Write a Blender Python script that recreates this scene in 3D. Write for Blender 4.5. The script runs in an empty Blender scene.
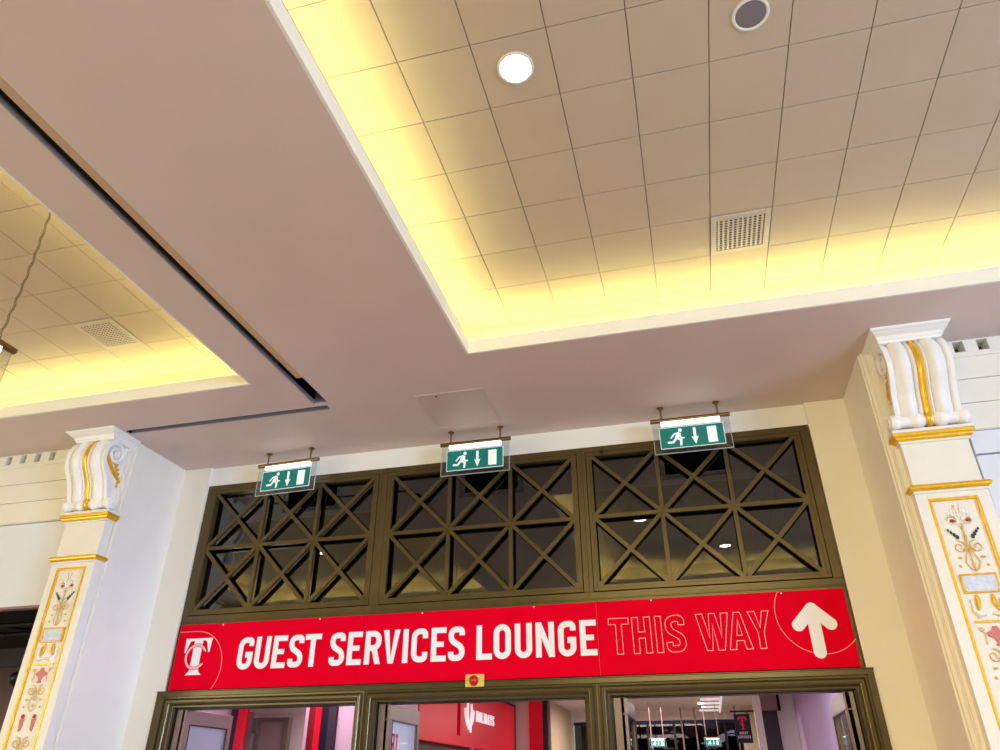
import bpy, math, random
from mathutils import Vector, Matrix
random.seed(7)
S = bpy.context.scene
C = S.collection
E = 1.6                      # eye height: z values below are given from eye level and lifted by E
pi = math.pi

def lin(c):
    return tuple((v/12.92 if v <= .04045 else ((v+.055)/1.055)**2.4) for v in [x/255 for x in c])

# ------------------------------------------------------------------ camera
cam_d = bpy.data.cameras.new('camera'); cam = bpy.data.objects.new('camera', cam_d); C.objects.link(cam)
F_PX = 719.2
cam_d.sensor_width = 36; cam_d.lens = 36*F_PX/1000; cam_d.clip_end = 200
R = ((0.968309572, 0.249752332, -0.000587459), (-0.124705708, 0.481453273, -0.867554743), (-0.216390986, 0.840134822, 0.497341354))
xr, yd, zf = Vector(R[0]), Vector(R[1]), Vector(R[2])
m = Matrix((xr, -yd, -zf)).transposed().to_4x4(); m.translation = Vector((0, 0, E)); cam.matrix_world = m
S.camera = cam

# ------------------------------------------------------------------ world, light, exposure
S.view_settings.view_transform = 'Standard'; S.view_settings.look = 'None'
S.view_settings.gamma = 1; S.view_settings.use_curve_mapping = False
S.view_settings.exposure = -0.14
w = bpy.data.worlds.new('world'); S.world = w; w.use_nodes = True
w.node_tree.nodes['Background'].inputs[0].default_value = (.81, .84, .55, 1)
w.node_tree.nodes['Background'].inputs[1].default_value = 0.55

def area(name, loc, target, size, energy, color, size_y=None, spread=None):
    l = bpy.data.lights.new(name, 'AREA'); l.energy = energy; l.color = color
    l.shape = 'RECTANGLE'; l.size = size; l.size_y = size_y or size
    if spread: l.spread = spread
    o = bpy.data.objects.new(name, l); C.objects.link(o); o.location = loc
    o.rotation_euler = (Vector(target)-Vector(loc)).to_track_quat('-Z', 'Y').to_euler()
    return o
area('shop_window_light', (7.5, -1.5, 2.4), (-3.5, 6, 2.6), 3.5, 640, (.40, .59, 1), 2.0)
area('cool_recess_fill', (2.2, 2.6, 2.2), (-4.9, 5.6, 2.6), .8, 24, (.43, .6, 1), .8, math.radians(50))  # added cool beam brightening the left recess wall, no real fixture
area('warm_recess_fill', (-5.0, 2.2, 2.2), (1.5, 5.6, 2.4), .8, 6, (1, .5, .1), .8, math.radians(50))  # added warm counterpart tinting the right recess wall, no real fixture
area('warm_shop_light', (-8.0, 0.5, 2.2), (1.5, 5.8, 2.6), 2.5, 138, (1, .92, .72), 2.0)
area('concourse_light', (0.0, -3.0, 3.9), (-.3, 5.5, 2.4), 4.0, 205, (1, .88, .46), 1.2)
area('vestibule_light', (-3.9, 7.2, 2.70), (-3.9, 7.2, 0), 1.0, 16, (1, .72, .86), .5)
area('vestibule_light', (-1.2, 8.8, 2.70), (-1.2, 8.8, 0), 1.4, 42, (1, .88, .88), 1.4)
area('vestibule_light', (0.5, 8.6, 2.70), (1.2, 9.0, 0), .8, 18, (.86, .74, 1), 1.2)
area('lobby_light', (-0.8, 12.6, 2.72), (-0.8, 12.6, 0), 1.6, 80, (1, .90, .84), 1.2)
area('gift_shop_light', (-4.5, 9.0, 2.40), (-4.5, 9.6, 0), 1.0, 30, (1, .92, .80), 1.0)
area('left_shop_light', (-7.2, 6.6, 2.5), (-7.2, 7.2, 0), 1.2, 10, (1, .45, .5), .6)

# ------------------------------------------------------------------ materials
M = {}
def mat(name, col, rough=.5, metal=0, emit=None, es=0, noise=0, nscale=8, bump=0, bscale=60, ior=1.45, coat=0, alpha=1, trans=0, spec=None):
    mt = bpy.data.materials.new(name); mt.use_nodes = True
    nt = mt.node_tree; b = nt.nodes['Principled BSDF']
    c = lin(col)
    b.inputs['Base Color'].default_value = (*c, 1); b.inputs['Roughness'].default_value = rough
    b.inputs['Metallic'].default_value = metal; b.inputs['IOR'].default_value = ior
    b.inputs['Coat Weight'].default_value = coat; b.inputs['Coat Roughness'].default_value = .1
    b.inputs['Transmission Weight'].default_value = trans
    b.inputs['Alpha'].default_value = alpha
    if spec is not None: b.inputs['Specular IOR Level'].default_value = spec
    if emit: b.inputs['Emission Color'].default_value = (*lin(emit), 1); b.inputs['Emission Strength'].default_value = es
    tc = nt.nodes.new('ShaderNodeTexCoord')
    if noise:
        n = nt.nodes.new('ShaderNodeTexNoise'); n.inputs['Scale'].default_value = nscale; n.inputs['Detail'].default_value = 4
        nt.links.new(tc.outputs['Object'], n.inputs['Vector'])
        r = nt.nodes.new('ShaderNodeMapRange'); r.inputs[1].default_value = .3; r.inputs[2].default_value = .7
        r.inputs[3].default_value = 1-noise; r.inputs[4].default_value = 1+noise
        nt.links.new(n.outputs[0], r.inputs[0])
        mx = nt.nodes.new('ShaderNodeVectorMath'); mx.operation = 'SCALE'; mx.inputs[0].default_value = c
        nt.links.new(r.outputs[0], mx.inputs['Scale']); nt.links.new(mx.outputs[0], b.inputs['Base Color'])
    if bump:
        n2 = nt.nodes.new('ShaderNodeTexNoise'); n2.inputs['Scale'].default_value = bscale
        nt.links.new(tc.outputs['Object'], n2.inputs['Vector'])
        bp = nt.nodes.new('ShaderNodeBump'); bp.inputs['Strength'].default_value = bump; bp.inputs['Distance'].default_value = .01
        nt.links.new(n2.outputs[0], bp.inputs['Height']); nt.links.new(bp.outputs[0], b.inputs['Normal'])
    M[name] = mt
    return mt
mat('soffit', (214, 194, 184), .5, noise=.03, nscale=1.6)
mat('tile', (200, 181, 155), .7, noise=.02, nscale=3)
mat('lip', (236, 232, 222), .6)
mat('dark', (14, 13, 14), .8)
mat('floor', (178, 170, 164), .25, noise=.05, nscale=2)
mat('paint', (235, 228, 212), .5, noise=.015, nscale=3)
mat('paint_white', (238, 234, 228), .45)
mat('cream', (236, 230, 216), .45, noise=.02, nscale=5)
mat('plaster', (242, 238, 232), .38, noise=.02, nscale=12)
mat('gold', (240, 186, 50), .3, metal=.55, noise=.08, nscale=20, bump=.15, bscale=80)
mat('frame', (90, 76, 44), .27, metal=.4, noise=.05, nscale=9, bump=.04)
mat('frame_dark', (74, 62, 38), .4, metal=.3)
mat('leaf_metal', (138, 116, 108), .35, metal=.4, noise=.04, nscale=8)
mat('sign_red', (224, 0, 36), .7, spec=.03)
mat('gilt_pale', (216, 176, 96), .45, metal=.15, noise=.15, nscale=30)
mat('small_lamp', (255, 220, 170), .5, emit=(255, 220, 160), es=1.6)
mat('hatch_gloss', (204, 184, 172), .4)
mat('int_lit', (245, 240, 240), .5, emit=(250, 240, 240), es=.5)
mat('vinyl', (240, 238, 238), .5)
mat('vinyl_thin', (244, 170, 165), .5)
mat('brass', (132, 102, 60), .33, metal=.85, noise=.15, nscale=30)
mat('brass_plate', (235, 210, 120), .35, metal=.55)
mat('sign_green', (0, 116, 108), .4, emit=(0, 122, 112), es=.16)
mat('white_lit', (245, 248, 248), .5, emit=(245, 250, 250), es=.28)
mat('strip', (255, 255, 255), .5, emit=(235, 245, 255), es=2.4)
mat('acrylic_edge', (215, 230, 235), .2, alpha=.65)
mat('led', (255, 240, 150), .5, emit=(248, 250, 165), es=62)
mat('lamp', (255, 255, 255), .5, emit=(255, 236, 205), es=30)
mat('white_plastic', (235, 232, 226), .4)
mat('grille_grey', (128, 120, 122), .7, bump=.4, bscale=400)
mat('vent', (205, 190, 172), .5)
mat('red_dome', (190, 16, 20), .15, coat=.6)
mat('chain', (120, 104, 66), .45, metal=.5)
mat('alu', (176, 170, 180), .3, metal=.6)
mat('blind', (196, 164, 130), .6)
mat('acrylic_white', (226, 226, 230), .18, emit=(240, 238, 242), es=.03)
mat('black', (12, 12, 13), .4)
mat('green_leaf', (30, 62, 48), .5)
mat('ruby', (176, 22, 22), .3)
mat('sky_plaque', (206, 214, 226), .6, noise=.12, nscale=40)
mat('rose_paint', (205, 118, 112), .55)
mat('lilac', (196, 172, 212), .6)
mat('pink_wall', (236, 206, 222), .6)
mat('mauve', (150, 118, 122), .6)
mat('beige_wall', (206, 182, 156), .6)
mat('int_ceiling', (232, 212, 206), .6)
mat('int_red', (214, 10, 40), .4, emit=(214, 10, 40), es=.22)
mat('int_red_dark', (130, 8, 22), .5)
mat('logo_lit', (255, 255, 255), .5, emit=(240, 244, 255), es=.55)
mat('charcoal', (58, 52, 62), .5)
mat('navy', (18, 20, 44), .45)
mat('blue_trim', (28, 26, 90), .4)
mat('brown_slat', (86, 66, 58), .6)
mat('film_red', (225, 60, 80), .6)

def glass_mat(name, tint, refl, rough=.0, milky=None, mf=0):
    mt = bpy.data.materials.new(name); mt.use_nodes = True; nt = mt.node_tree
    for n in list(nt.nodes): nt.nodes.remove(n)
    out = nt.nodes.new('ShaderNodeOutputMaterial'); tr = nt.nodes.new('ShaderNodeBsdfTransparent'); tr.inputs[0].default_value = (*tint, 1)
    gl = nt.nodes.new('ShaderNodeBsdfGlossy'); gl.inputs['Roughness'].default_value = rough
    fr = nt.nodes.new('ShaderNodeLayerWeight'); fr.inputs[0].default_value = .25
    mr = nt.nodes.new('ShaderNodeMapRange'); mr.inputs[3].default_value = refl; mr.inputs[4].default_value = .9
    nt.links.new(fr.outputs['Fresnel'], mr.inputs[0])
    base = tr.outputs[0]
    if milky:
        df = nt.nodes.new('ShaderNodeBsdfDiffuse'); df.inputs[0].default_value = (*lin(milky), 1)
        m0 = nt.nodes.new('ShaderNodeMixShader'); m0.inputs[0].default_value = mf
        nt.links.new(base, m0.inputs[1]); nt.links.new(df.outputs[0], m0.inputs[2]); base = m0.outputs[0]
    mx = nt.nodes.new('ShaderNodeMixShader')
    nt.links.new(mr.outputs[0], mx.inputs[0]); nt.links.new(base, mx.inputs[1]); nt.links.new(gl.outputs[0], mx.inputs[2])
    nt.links.new(mx.outputs[0], out.inputs[0]); M[name] = mt
glass_mat('transom_glass', (.25, .25, .27), .105)
glass_mat('clear_glass', (.94, .95, .96), .03)
glass_mat('acrylic', (.90, .93, .94), .04)
glass_mat('door_glass', (.8, .8, .85), .06, milky=(215, 215, 225), mf=.45)
glass_mat('film_glass', (.9, .9, .9), .05, milky=(245, 240, 245), mf=.85)
glass_mat('smoked_glass', (.25, .24, .28), .02)

# ------------------------------------------------------------------ mesh builder
class MB:
    def __init__(s): s.v = []; s.f = []
    def add(s, vs, fs):
        n = len(s.v); s.v += [tuple(p) for p in vs]; s.f += [tuple(i+n for i in f) for f in fs]; return s
    def box(s, x0, x1, y0, y1, z0, z1):
        return s.add([(x0,y0,z0),(x1,y0,z0),(x1,y1,z0),(x0,y1,z0),(x0,y0,z1),(x1,y0,z1),(x1,y1,z1),(x0,y1,z1)],
                     [(0,3,2,1),(4,5,6,7),(0,1,5,4),(1,2,6,5),(2,3,7,6),(3,0,4,7)])
    def prism(s, poly, f, d0, d1):
        n = len(poly)
        return s.add([f(a, b, d0) for a, b in poly]+[f(a, b, d1) for a, b in poly],
                     [tuple(range(n)), tuple(range(2*n-1, n-1, -1))]+[(i, (i+1) % n, n+(i+1) % n, n+i) for i in range(n)])
    def strip(s, L, Rr, f, d0, d1, closed=False):   # band between two polylines
        n = len(L); vs = [f(*p, d0) for p in L]+[f(*p, d0) for p in Rr]+[f(*p, d1) for p in L]+[f(*p, d1) for p in Rr]
        fs = []
        for i in range(n if closed else n-1):
            j = (i+1) % n
            fs += [(i, j, n+j, n+i), (2*n+i, 3*n+i, 3*n+j, 2*n+j), (i, 2*n+i, 2*n+j, j), (n+i, n+j, 3*n+j, 3*n+i)]
        if not closed: fs += [(0, n, 3*n, 2*n), (n-1, 3*n-1, 4*n-1, 2*n-1)]
        return s.add(vs, fs)
    def tube(s, pts, r, n=8, closed=False):
        pts = [Vector(p) for p in pts]; k = len(pts); vs = []; up = None
        for i, p in enumerate(pts):
            a = pts[i-1] if (i > 0 or closed) else p; b = pts[(i+1) % k] if (i < k-1 or closed) else p
            t = (b-a).normalized()
            if up is None: up = t.orthogonal().normalized()
            up = (up - t*up.dot(t)).normalized(); sd = t.cross(up)
            rr = r[i] if isinstance(r, (list, tuple)) else r
            vs += [p+rr*(math.cos(2*pi*j/n)*up+math.sin(2*pi*j/n)*sd) for j in range(n)]
        fs = []
        for i in range(k if closed else k-1):
            q = (i+1) % k
            fs += [(i*n+j, i*n+(j+1) % n, q*n+(j+1) % n, q*n+j) for j in range(n)]
        if not closed: fs += [tuple(range(n-1, -1, -1)), tuple((k-1)*n+j for j in range(n))]
        return s.add(vs, fs)
    def lathe(s, prof, c, axis='z', n=24):          # prof: (radius, height along axis)
        vs = []
        for r, h in prof:
            for j in range(n):
                a = 2*pi*j/n; u, v = r*math.cos(a), r*math.sin(a)
                vs.append({'z': (c[0]+u, c[1]+v, c[2]+h), 'x': (c[0]+h, c[1]+u, c[2]+v), 'y': (c[0]+u, c[1]+h, c[2]+v)}[axis])
        k = len(prof); fs = [(i*n+j, i*n+(j+1) % n, (i+1)*n+(j+1) % n, (i+1)*n+j) for i in range(k-1) for j in range(n)]
        fs += [tuple(range(n-1, -1, -1)), tuple((k-1)*n+j for j in range(n))]
        return s.add(vs, fs)
    def ball(s, c, r, n=10, sc=(1, 1, 1)):
        vs = []; k = n//2+1
        for i in range(k):
            th = pi*i/(k-1)
            for j in range(n):
                a = 2*pi*j/n; vs.append((c[0]+sc[0]*r*math.sin(th)*math.cos(a), c[1]+sc[1]*r*math.sin(th)*math.sin(a), c[2]+sc[2]*r*math.cos(th)))
        return s.add(vs, [(i*n+j, i*n+(j+1) % n, (i+1)*n+(j+1) % n, (i+1)*n+j) for i in range(k-1) for j in range(n)])
    def build(s, name, m, parent=None, smooth=False, bevel=0, lift=True, kind=None, label=None):
        off = Vector((0, 0, E if lift else 0))
        p = parent
        while p is not None: off = off-Vector(p.get('_at', (0, 0, 0))); p = p.parent
        me = bpy.data.meshes.new(name); me.from_pydata([tuple(Vector(q)+off) for q in s.v], [], s.f)
        import bmesh
        b = bmesh.new(); b.from_mesh(me); bmesh.ops.recalc_face_normals(b, faces=b.faces); b.to_mesh(me); b.free()
        me.materials.append(M[m] if isinstance(m, str) else m)
        if smooth:
            for pl in me.polygons: pl.use_smooth = True
        o = bpy.data.objects.new(name, me); C.objects.link(o)
        if parent is not None: o.parent = parent
        if smooth: md = o.modifiers.new('edges', 'EDGE_SPLIT'); md.split_angle = math.radians(40)
        if bevel:
            md = o.modifiers.new('bevel', 'BEVEL'); md.width = bevel; md.segments = 2; md.limit_method = 'ANGLE'
        if kind: o['kind'] = kind
        if label: o['label'] = label
        return o

def thing(name, label, cat, loc=(0, 0, 0), group=None, kind=None):
    o = bpy.data.objects.new(name, None); C.objects.link(o); o.location = loc; o.empty_display_size = .1
    o['_at'] = tuple(float(q) for q in loc)
    o['label'] = label; o['category'] = cat
    if group: o['group'] = group
    if kind: o['kind'] = kind
    return o
def tag(o, label, cat, group=None, kind=None):
    o['label'] = label; o['category'] = cat
    if group: o['group'] = group
    if kind: o['kind'] = kind
    return o
def copy_tree(o, parent=None):
    c = o.copy(); C.objects.link(c); c.parent = parent
    for ch in list(o.children): copy_tree(ch, c)
    return c
def XZ(y):                                          # plane facing the camera: (x, z, depth towards camera)
    return lambda a, b, d: (a, y-d, b)
def rect(a, b, c, d): return [(a, c), (b, c), (b, d), (a, d)]
def ring(mb, x0, x1, z0, z1, t, y0, y1):            # rectangular ring in the XZ plane
    mb.box(x0, x1, y0, y1, z1-t, z1); mb.box(x0, x1, y0, y1, z0, z0+t)
    mb.box(x0, x0+t, y0, y1, z0+t, z1-t); mb.box(x1-t, x1, y0, y1, z0+t, z1-t)
def grid_plate(mb, xs, ys, holes, z0, z1):          # slab with rectangular holes
    for i in range(len(xs)-1):
        for j in range(len(ys)-1):
            cx, cy = (xs[i]+xs[i+1])/2, (ys[j]+ys[j+1])/2
            if any(a < cx < b and c < cy < d for a, b, c, d in holes): continue
            mb.box(xs[i], xs[i+1], ys[j], ys[j+1], z0, z1)

# ------------------------------------------------------------------ floor and ceiling
H = 2.87; H2 = 3.20
tag(MB().box(-13, 10, -9, 16, -1.75, -1.6).build('floor', 'floor'), 'pale polished concourse floor', 'floor', kind='structure')
CX = [(-1.4, 4.3, .02, 4.465), (-7.7, -3.28, .05, 4.475)]    # the two coffers
TR = [(-2.925, -2.80, -8.9, 4.93), (-4.86, -2.835, 4.985, 5.05)]
CH = [(a-.018, b_+.018, c-.018, d+.018) for a, b_, c, d in CX]
xs = sorted({-13, 10, *[q for h in CH+TR for q in h[:2]]}); ys = sorted({-9, 6.0, *[q for h in CH+TR for q in h[2:]]})
cb = MB(); grid_plate(cb, xs, ys, CH+TR, H, H+.03)
tag(cb.build('ceiling', 'soffit'), 'plain mauve-beige plaster soffit between the two lit coffers', 'ceiling', kind='structure')
tag(MB().box(-13, 10, -9, 6.6, H+.42, H+.5).build('ceiling', 'dark'), 'dark structural slab hidden above the soffit', 'ceiling', kind='structure')
G = .14                                            # width of the light cove behind the lip
for n, (a, b, c, d) in enumerate(CX):
    lp = MB(); t = .018; hh = .112
    lp.box(a-t, a, c-t, d+t, H, H+hh); lp.box(b, b+t, c-t, d+t, H, H+hh); lp.box(a, b, c-t, c, H, H+hh); lp.box(a, b, d, d+t, H, H+hh)
    tag(lp.build('trim_%d' % (n+1), 'lip'), ['white upstand lip around the large right coffer', 'white upstand lip around the left coffer'][n], 'trim', kind='structure')
    wb = MB(); g0 = .10; g1 = .18
    wb.box(a-g0-.02, a-g0, c-g1, d+g1, H+.03, H2+.02); wb.box(b+g0, b+g0+.02, c-g1, d+g1, H+.03, H2+.02)
    wb.box(a-g0, b+g0, c-g1-.02, c-g1, H+.03, H2+.02); wb.box(a-g0, b+g0, d+g1, d+g1+.02, H+.03, H2+.02)
    tag(wb.build('trim_%d' % (n+3), 'tile'), ['cove back wall glowing yellow around the right coffer', 'cove back wall glowing yellow around the left coffer'][n], 'trim', kind='structure')
    # suspended tiles, laid on a grid with narrow joints
    tb = MB(); gp = .0022
    if n == 0: tx = [.0523+.384*k for k in range(-4, 13)]
    else: tx = [-3.749-.3687*k for k in range(-1, 12)][::-1]
    ty = [2.178+.3954*k for k in range(-5, 7)]
    tx = [a-.10]+[q for q in tx if a+.02 < q < b-.02]+[b+.10]; ty = [c-.18]+[q for q in ty if c < q < d+.10]+[d+.18]
    vents = [(.62, 3.95), (.62, .4)] if n == 0 else [(-4.3, 3.95)]; VC = []
    for i in range(len(tx)-1):
        for j in range(len(ty)-1):
            if any(tx[i] < q < tx[i+1] and ty[j] < q2 < ty[j+1] for q, q2 in vents): VC.append((tx[i], tx[i+1], ty[j], ty[j+1])); continue
            tb.box(tx[i]+gp, tx[i+1]-gp, ty[j]+gp, ty[j+1]-gp, H2, H2+.018)
    tag(tb.build('ceiling', 'tile', bevel=.002), ['cream square-tiled ceiling of the right coffer', 'cream square-tiled ceiling of the left coffer'][n], 'ceiling', kind='structure')
    tag(MB().box(a-.12, b+.12, c-.2, d+.2, H2+.018, H2+.03).build('ceiling', 'mauve'), ['backing above the right coffer tiles', 'backing above the left coffer tiles'][n], 'ceiling', kind='structure')
    # hidden LED strips standing in the cove
    ls = MB(); q = .04; zz = H+.098
    ls.box(a-q-.012, a-q, c-q, d+q, zz, zz+.01); ls.box(b+q, b+q+.012, c-q, d+q, zz, zz+.01)
    ls.box(a-q, b+q, c-q-.012, c-q, zz, zz+.01); ls.box(a-q, b+q, d+q, d+q+.012, zz, zz+.01)
    tag(ls.build('led_strip', 'led'), ['yellow strip light in the cove of the right coffer', 'yellow strip light in the cove of the left coffer'][n], 'light strip')
    # perforated air vent filling one tile
    for x0, x1, y0, y1 in VC:
        v = thing('ceiling_vent', ['square perforated air vent in the right coffer near the lit edge over the doors', 'square perforated air vent in the left coffer'][n] if y0 > 2 else 'square perforated air vent seen only mirrored in the right transom glass', 'vent', ((x0+x1)/2, (y0+y1)/2, H2+E), group=None)
        fb = MB(); bw = .04
        fb.box(x0+.004, x1-.004, y0+.004, y0+bw, H2-.006, H2+.01); fb.box(x0+.004, x1-.004, y1-bw, y1-.004, H2-.006, H2+.01)
        fb.box(x0+.004, x0+bw, y0+bw, y1-bw, H2-.006, H2+.01); fb.box(x1-bw, x1-.004, y0+bw, y1-bw, H2-.006, H2+.01)
        fb.build('vent_frame', 'vent', v)
        gb = MB(); NB = 10
        for k in range(NB):
            q = x0+bw+(x1-x0-2*bw)*(k+.5)/NB; gb.box(q-.0065, q+.0065, y0+bw, y1-bw, H2-.003, H2+.006)
        for k in range(13):
            q = y0+bw+(y1-y0-2*bw)*(k+.5)/13; gb.box(x0+bw, x1-bw, q-.0045, q+.0045, H2-.002, H2+.003)
        gb.build('grille', 'vent', v)
        MB().box(x0+.03, x1-.03, y0+.03, y1-.03, H2+.012, H2+.018).build('duct', 'dark', v)

def downlight(x, y, label, z=H2, glow='lamp', r=.082):
    t = thing('downlight', label, 'ceiling light', (x, y, z+E))
    b = MB(); b.lathe([(r, 0), (r+.012, 0), (r+.012, -.006), (r, -.008), (r-.004, -.004)], (x, y, z), n=32); b.build('trim_ring', 'white_plastic', t, smooth=True)
    MB().lathe([(r-.003, -.001), (r-.003, -.004)], (x, y, z), n=32).build('lamp', glow, t)
    return t
downlight(-.524, 2.36, 'bright round recessed downlight in the right coffer, beside the lit left edge')
downlight(1.64, 2.40, 'round recessed downlight at the top right corner of the picture')
downlight(.63, .79, 'round recessed downlight seen only mirrored in the right transom glass')
downlight(-5.5, 2.0, 'round recessed downlight seen only mirrored in the left transom glass')
for x, y, e in ((-.524, 2.36, 9), (1.64, 2.40, 9), (.63, .79, 9), (-5.5, 2.0, 9)):
    l = bpy.data.lights.new('downlight_beam', 'SPOT'); l.energy = e*19; l.spot_size = 2.2; l.spot_blend = .8; l.shadow_soft_size = .06; l.color = (1, .66, .30)
    o = bpy.data.objects.new('downlight_beam', l); C.objects.link(o); o.location = (x, y, H2+E-.02)
sp = thing('ceiling_speaker', 'round grey ceiling speaker in a white ring', 'speaker', (.630, 2.352, H2+E))
MB().lathe([(.077, 0), (.087, 0), (.087, -.005), (.077, -.007), (.074, -.003)], (.630, 2.352, H2), n=36).build('rim', 'white_plastic', sp, smooth=True)
MB().lathe([(.071, -.001), (.071, -.004), (.03, -.006)], (.630, 2.352, H2), n=36).build('speaker_grille', 'grille_grey', sp)

# recessed track slots in the soffit
ts = thing('shutter_track', 'long dark recessed shutter slot with a metal edge running along the soffit', 'shutter track', (-2.88, 0, H+E))
b = MB(); b.box(-2.926, -2.918, -8.9, 4.93, H-.003, H+.03); b.build('metal_edge', 'alu', ts)
b = MB(); b.box(-2.80, -2.79, -8.9, 4.93, H+.03, H+.12); b.box(-2.94, -2.79, -8.9, 4.93, H+.12, H+.13); b.build('housing', 'dark', ts)
b = MB(); b.box(-2.858, -2.801, -8.9, 4.49, H+.002, H+.03); b.build('blind_bar', 'blind', ts)
b = MB(); b.box(-2.918, -2.80, 4.915, 4.93, H+.002, H+.1); b.build('end_stop', 'alu', ts)
b = MB()
for y in (4.36, 4.88): b.lathe([(.006, 0), (.006, -.004)], (-2.90, y, H+.02), n=8)
ts2 = thing('shutter_track', 'short dark recessed slot running across the soffit to the left column', 'shutter track', (-3.85, 5.02, H+E))
b = MB(); b.box(-4.86, -2.835, 5.044, 5.052, H-.003, H+.05); b.build('metal_edge', 'alu', ts2)
b = MB(); b.box(-4.86, -2.835, 4.985, 5.05, H+.06, H+.07); b.box(-4.87, -4.855, 4.985, 5.05, H, H+.06); b.build('housing', 'dark', ts2)
b = MB(); b.box(-4.86, -2.835, 4.978, 4.992, H+.01, H+.06); b.build('inner_lining', 'mauve', ts2)
hp = thing('access_hatch', 'square flush access hatch in the soffit above the middle exit sign', 'hatch', (-1.74, 5.34, H+E))
b = MB(); z = H-.004
for q in ((-2.045, -1.435, 5.015, 5.03), (-2.045, -1.435, 5.645, 5.66), (-2.045, -2.03, 5.03, 5.645), (-1.45, -1.435, 5.03, 5.645)): b.box(*q, z, H)
b.build('hatch_frame', 'soffit', hp, bevel=.002)
MB().box(-2.026, -1.454, 5.034, 5.641, H-.003, H).build('hatch_panel', 'hatch_gloss', hp)
MB().lathe([(.008, 0), (.008, -.005)], (-1.86, 5.06, H-.003), n=12).build('latch', 'black', hp)

# ------------------------------------------------------------------ recess walls and piers
b = MB()
b.box(-4.615, 1.16, 6.0, 6.15, 2.673, H)                       # white strip over the frame
tag(b.build('wall_back', 'paint_white'), 'white wall strip between the bronze frame and the soffit', 'wall', kind='structure')
tag(MB().box(-5.0, -4.615, 5.965, 6.15, -1.6, H).build('wall_back', 'paint', bevel=.004), 'cream wall strip left of the bronze frame', 'wall', kind='structure')
tag(MB().box(1.16, 1.55, 5.965, 6.15, -1.6, H).build('wall_back', 'paint', bevel=.004), 'cream wall strip right of the bronze frame', 'wall', kind='structure')
def pier(s0, s1, name, label):
    p = MB(); p.box(s0, s1, 5.25, 6.12, -1.6, H)
    lo, hi = (s0, s1)
    inn = .0
    p.box(lo+.012, hi-.012, 5.225, 5.25, -1.6, H); p.box(lo+.035, hi-.035, 5.205, 5.225, -1.6, H); p.box(lo+.042, hi-.042, 5.19, 5.205, -1.6, H)
    tag(p.build(name, 'cream', bevel=.003), label, 'wall', kind='structure')
pier(-5.36, -4.92, 'wall_left', 'side wall of the recess behind the left column')
pier(1.477, 2.02, 'wall_right', 'side wall of the recess behind the right column')

# shop fronts either side: frieze with square dentil holes, boards and white light panel
def shop(x0, x1, holes, side):
    y = 5.2; f = MB()
    hz0, hz1 = 2.772, 2.86
    f.box(x0, x1, y, y+.12, hz1, H); f.box(x0, x1, y, y+.12, 2.745, hz0)
    cuts = [x0]
    for a, c in holes: cuts += [a, c]
    cuts.append(x1)
    for i in range(0, len(cuts), 2): f.box(cuts[i], cuts[i+1], y, y+.12, hz0, hz1)
    f.box(x0, x1, y-.008, y+.12, 2.725, 2.745)
    zz = [2.725, 2.546, 2.358, 2.155]
    for i in range(3): f.box(x0, x1, y+.004*i, y+.12, zz[i+1]+.004, zz[i])
    f.box(x0, x1, y+.02, y+.14, 2.155, 2.73)
    tag(f.build('wall_'+side, 'cream', bevel=.002), 'cream boarded frieze with square holes beside the %s column' % side, 'wall', kind='structure')
    MBb = MB().box(x0, x1, y+.12, y+.14, 2.74, H); tag(MBb.build('wall_'+side, 'charcoal'), 'charcoal sheet painting the shade in the frieze holes beside the %s column' % side, 'wall', kind='structure')  # charcoal colour puts the shade of the holes into the sheet
LH = []; k = 0
while -5.864-.174*k > -9: LH.append((-5.897-.1735*k, -5.83-.1735*k)); k += 1
shop(-10, -5.36, sorted(LH), 'left')
RH = []; k = 0
while 2.28+.159*k < 6: RH.append((2.118+.159*k, 2.118+.159*k+.07)); k += 1
shop(2.02, 7, RH, 'right')
lp = thing('light_panel', 'glossy white shop fascia panel under the frieze left of the left column', 'shop fascia', (-7.7, 5.25, 1.37+E))
MB().box(-10, -5.38, 5.245, 5.31, 1.385, 2.15).build('fascia_panel', 'acrylic_white', lp, bevel=.004)
MB().box(-10, -5.38, 5.238, 5.31, 1.365, 1.385).build('bottom_edge', 'mauve', lp)
rp = thing('light_panel', 'glossy white shop fascia panel under the frieze right of the right column', 'shop fascia', (4.5, 5.25, 1.37+E))
MB().box(2.03, 7, 5.235, 5.30, 1.385, 1.975).build('fascia_panel', 'acrylic_white', rp, bevel=.004)
MB().box(2.03, 7, 5.225, 5.30, 1.985, 2.15).build('upper_band', 'acrylic_white', rp)
tag(MB().box(2.03, 7, 5.3, 5.4, -1.6, 1.40).build('wall_right', 'acrylic_white'), 'white shop wall right of the right column', 'wall', kind='structure')
# dark shop interior at the left edge
tag(MB().box(-10, -5.37, 8.2, 8.3, -1.6, 1.7).build('wall_left', 'mauve'), 'back wall of the dim left shop', 'wall', kind='structure')
tag(MB().box(-10, -5.37, 5.3, 8.3, 1.55, 1.62).build('ceiling', 'dark'), 'black ceiling of the dim left shop', 'ceiling', kind='structure')
tag(MB().box(-5.42, -5.36, 5.3, 8.3, -1.6, 1.55).build('wall_left', 'mauve'), 'side wall of the dim left shop', 'wall', kind='structure')
b = thing('ceiling_gantry', 'black lighting gantry under the ceiling of the dim left shop', 'gantry', (-7, 6.1, 1.2+E))
g = MB(); g.tube([(-9.5, 5.8, 1.36), (-5.5, 5.8, 1.36)], .02); g.tube([(-9.5, 6.2, 1.36), (-5.5, 6.2, 1.36)], .02)
for k in range(9): g.tube([(-9.4+.48*k, 5.8, 1.36), (-9.2+.48*k, 6.2, 1.36)], .012)
g.build('rail', 'black', b)
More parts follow.
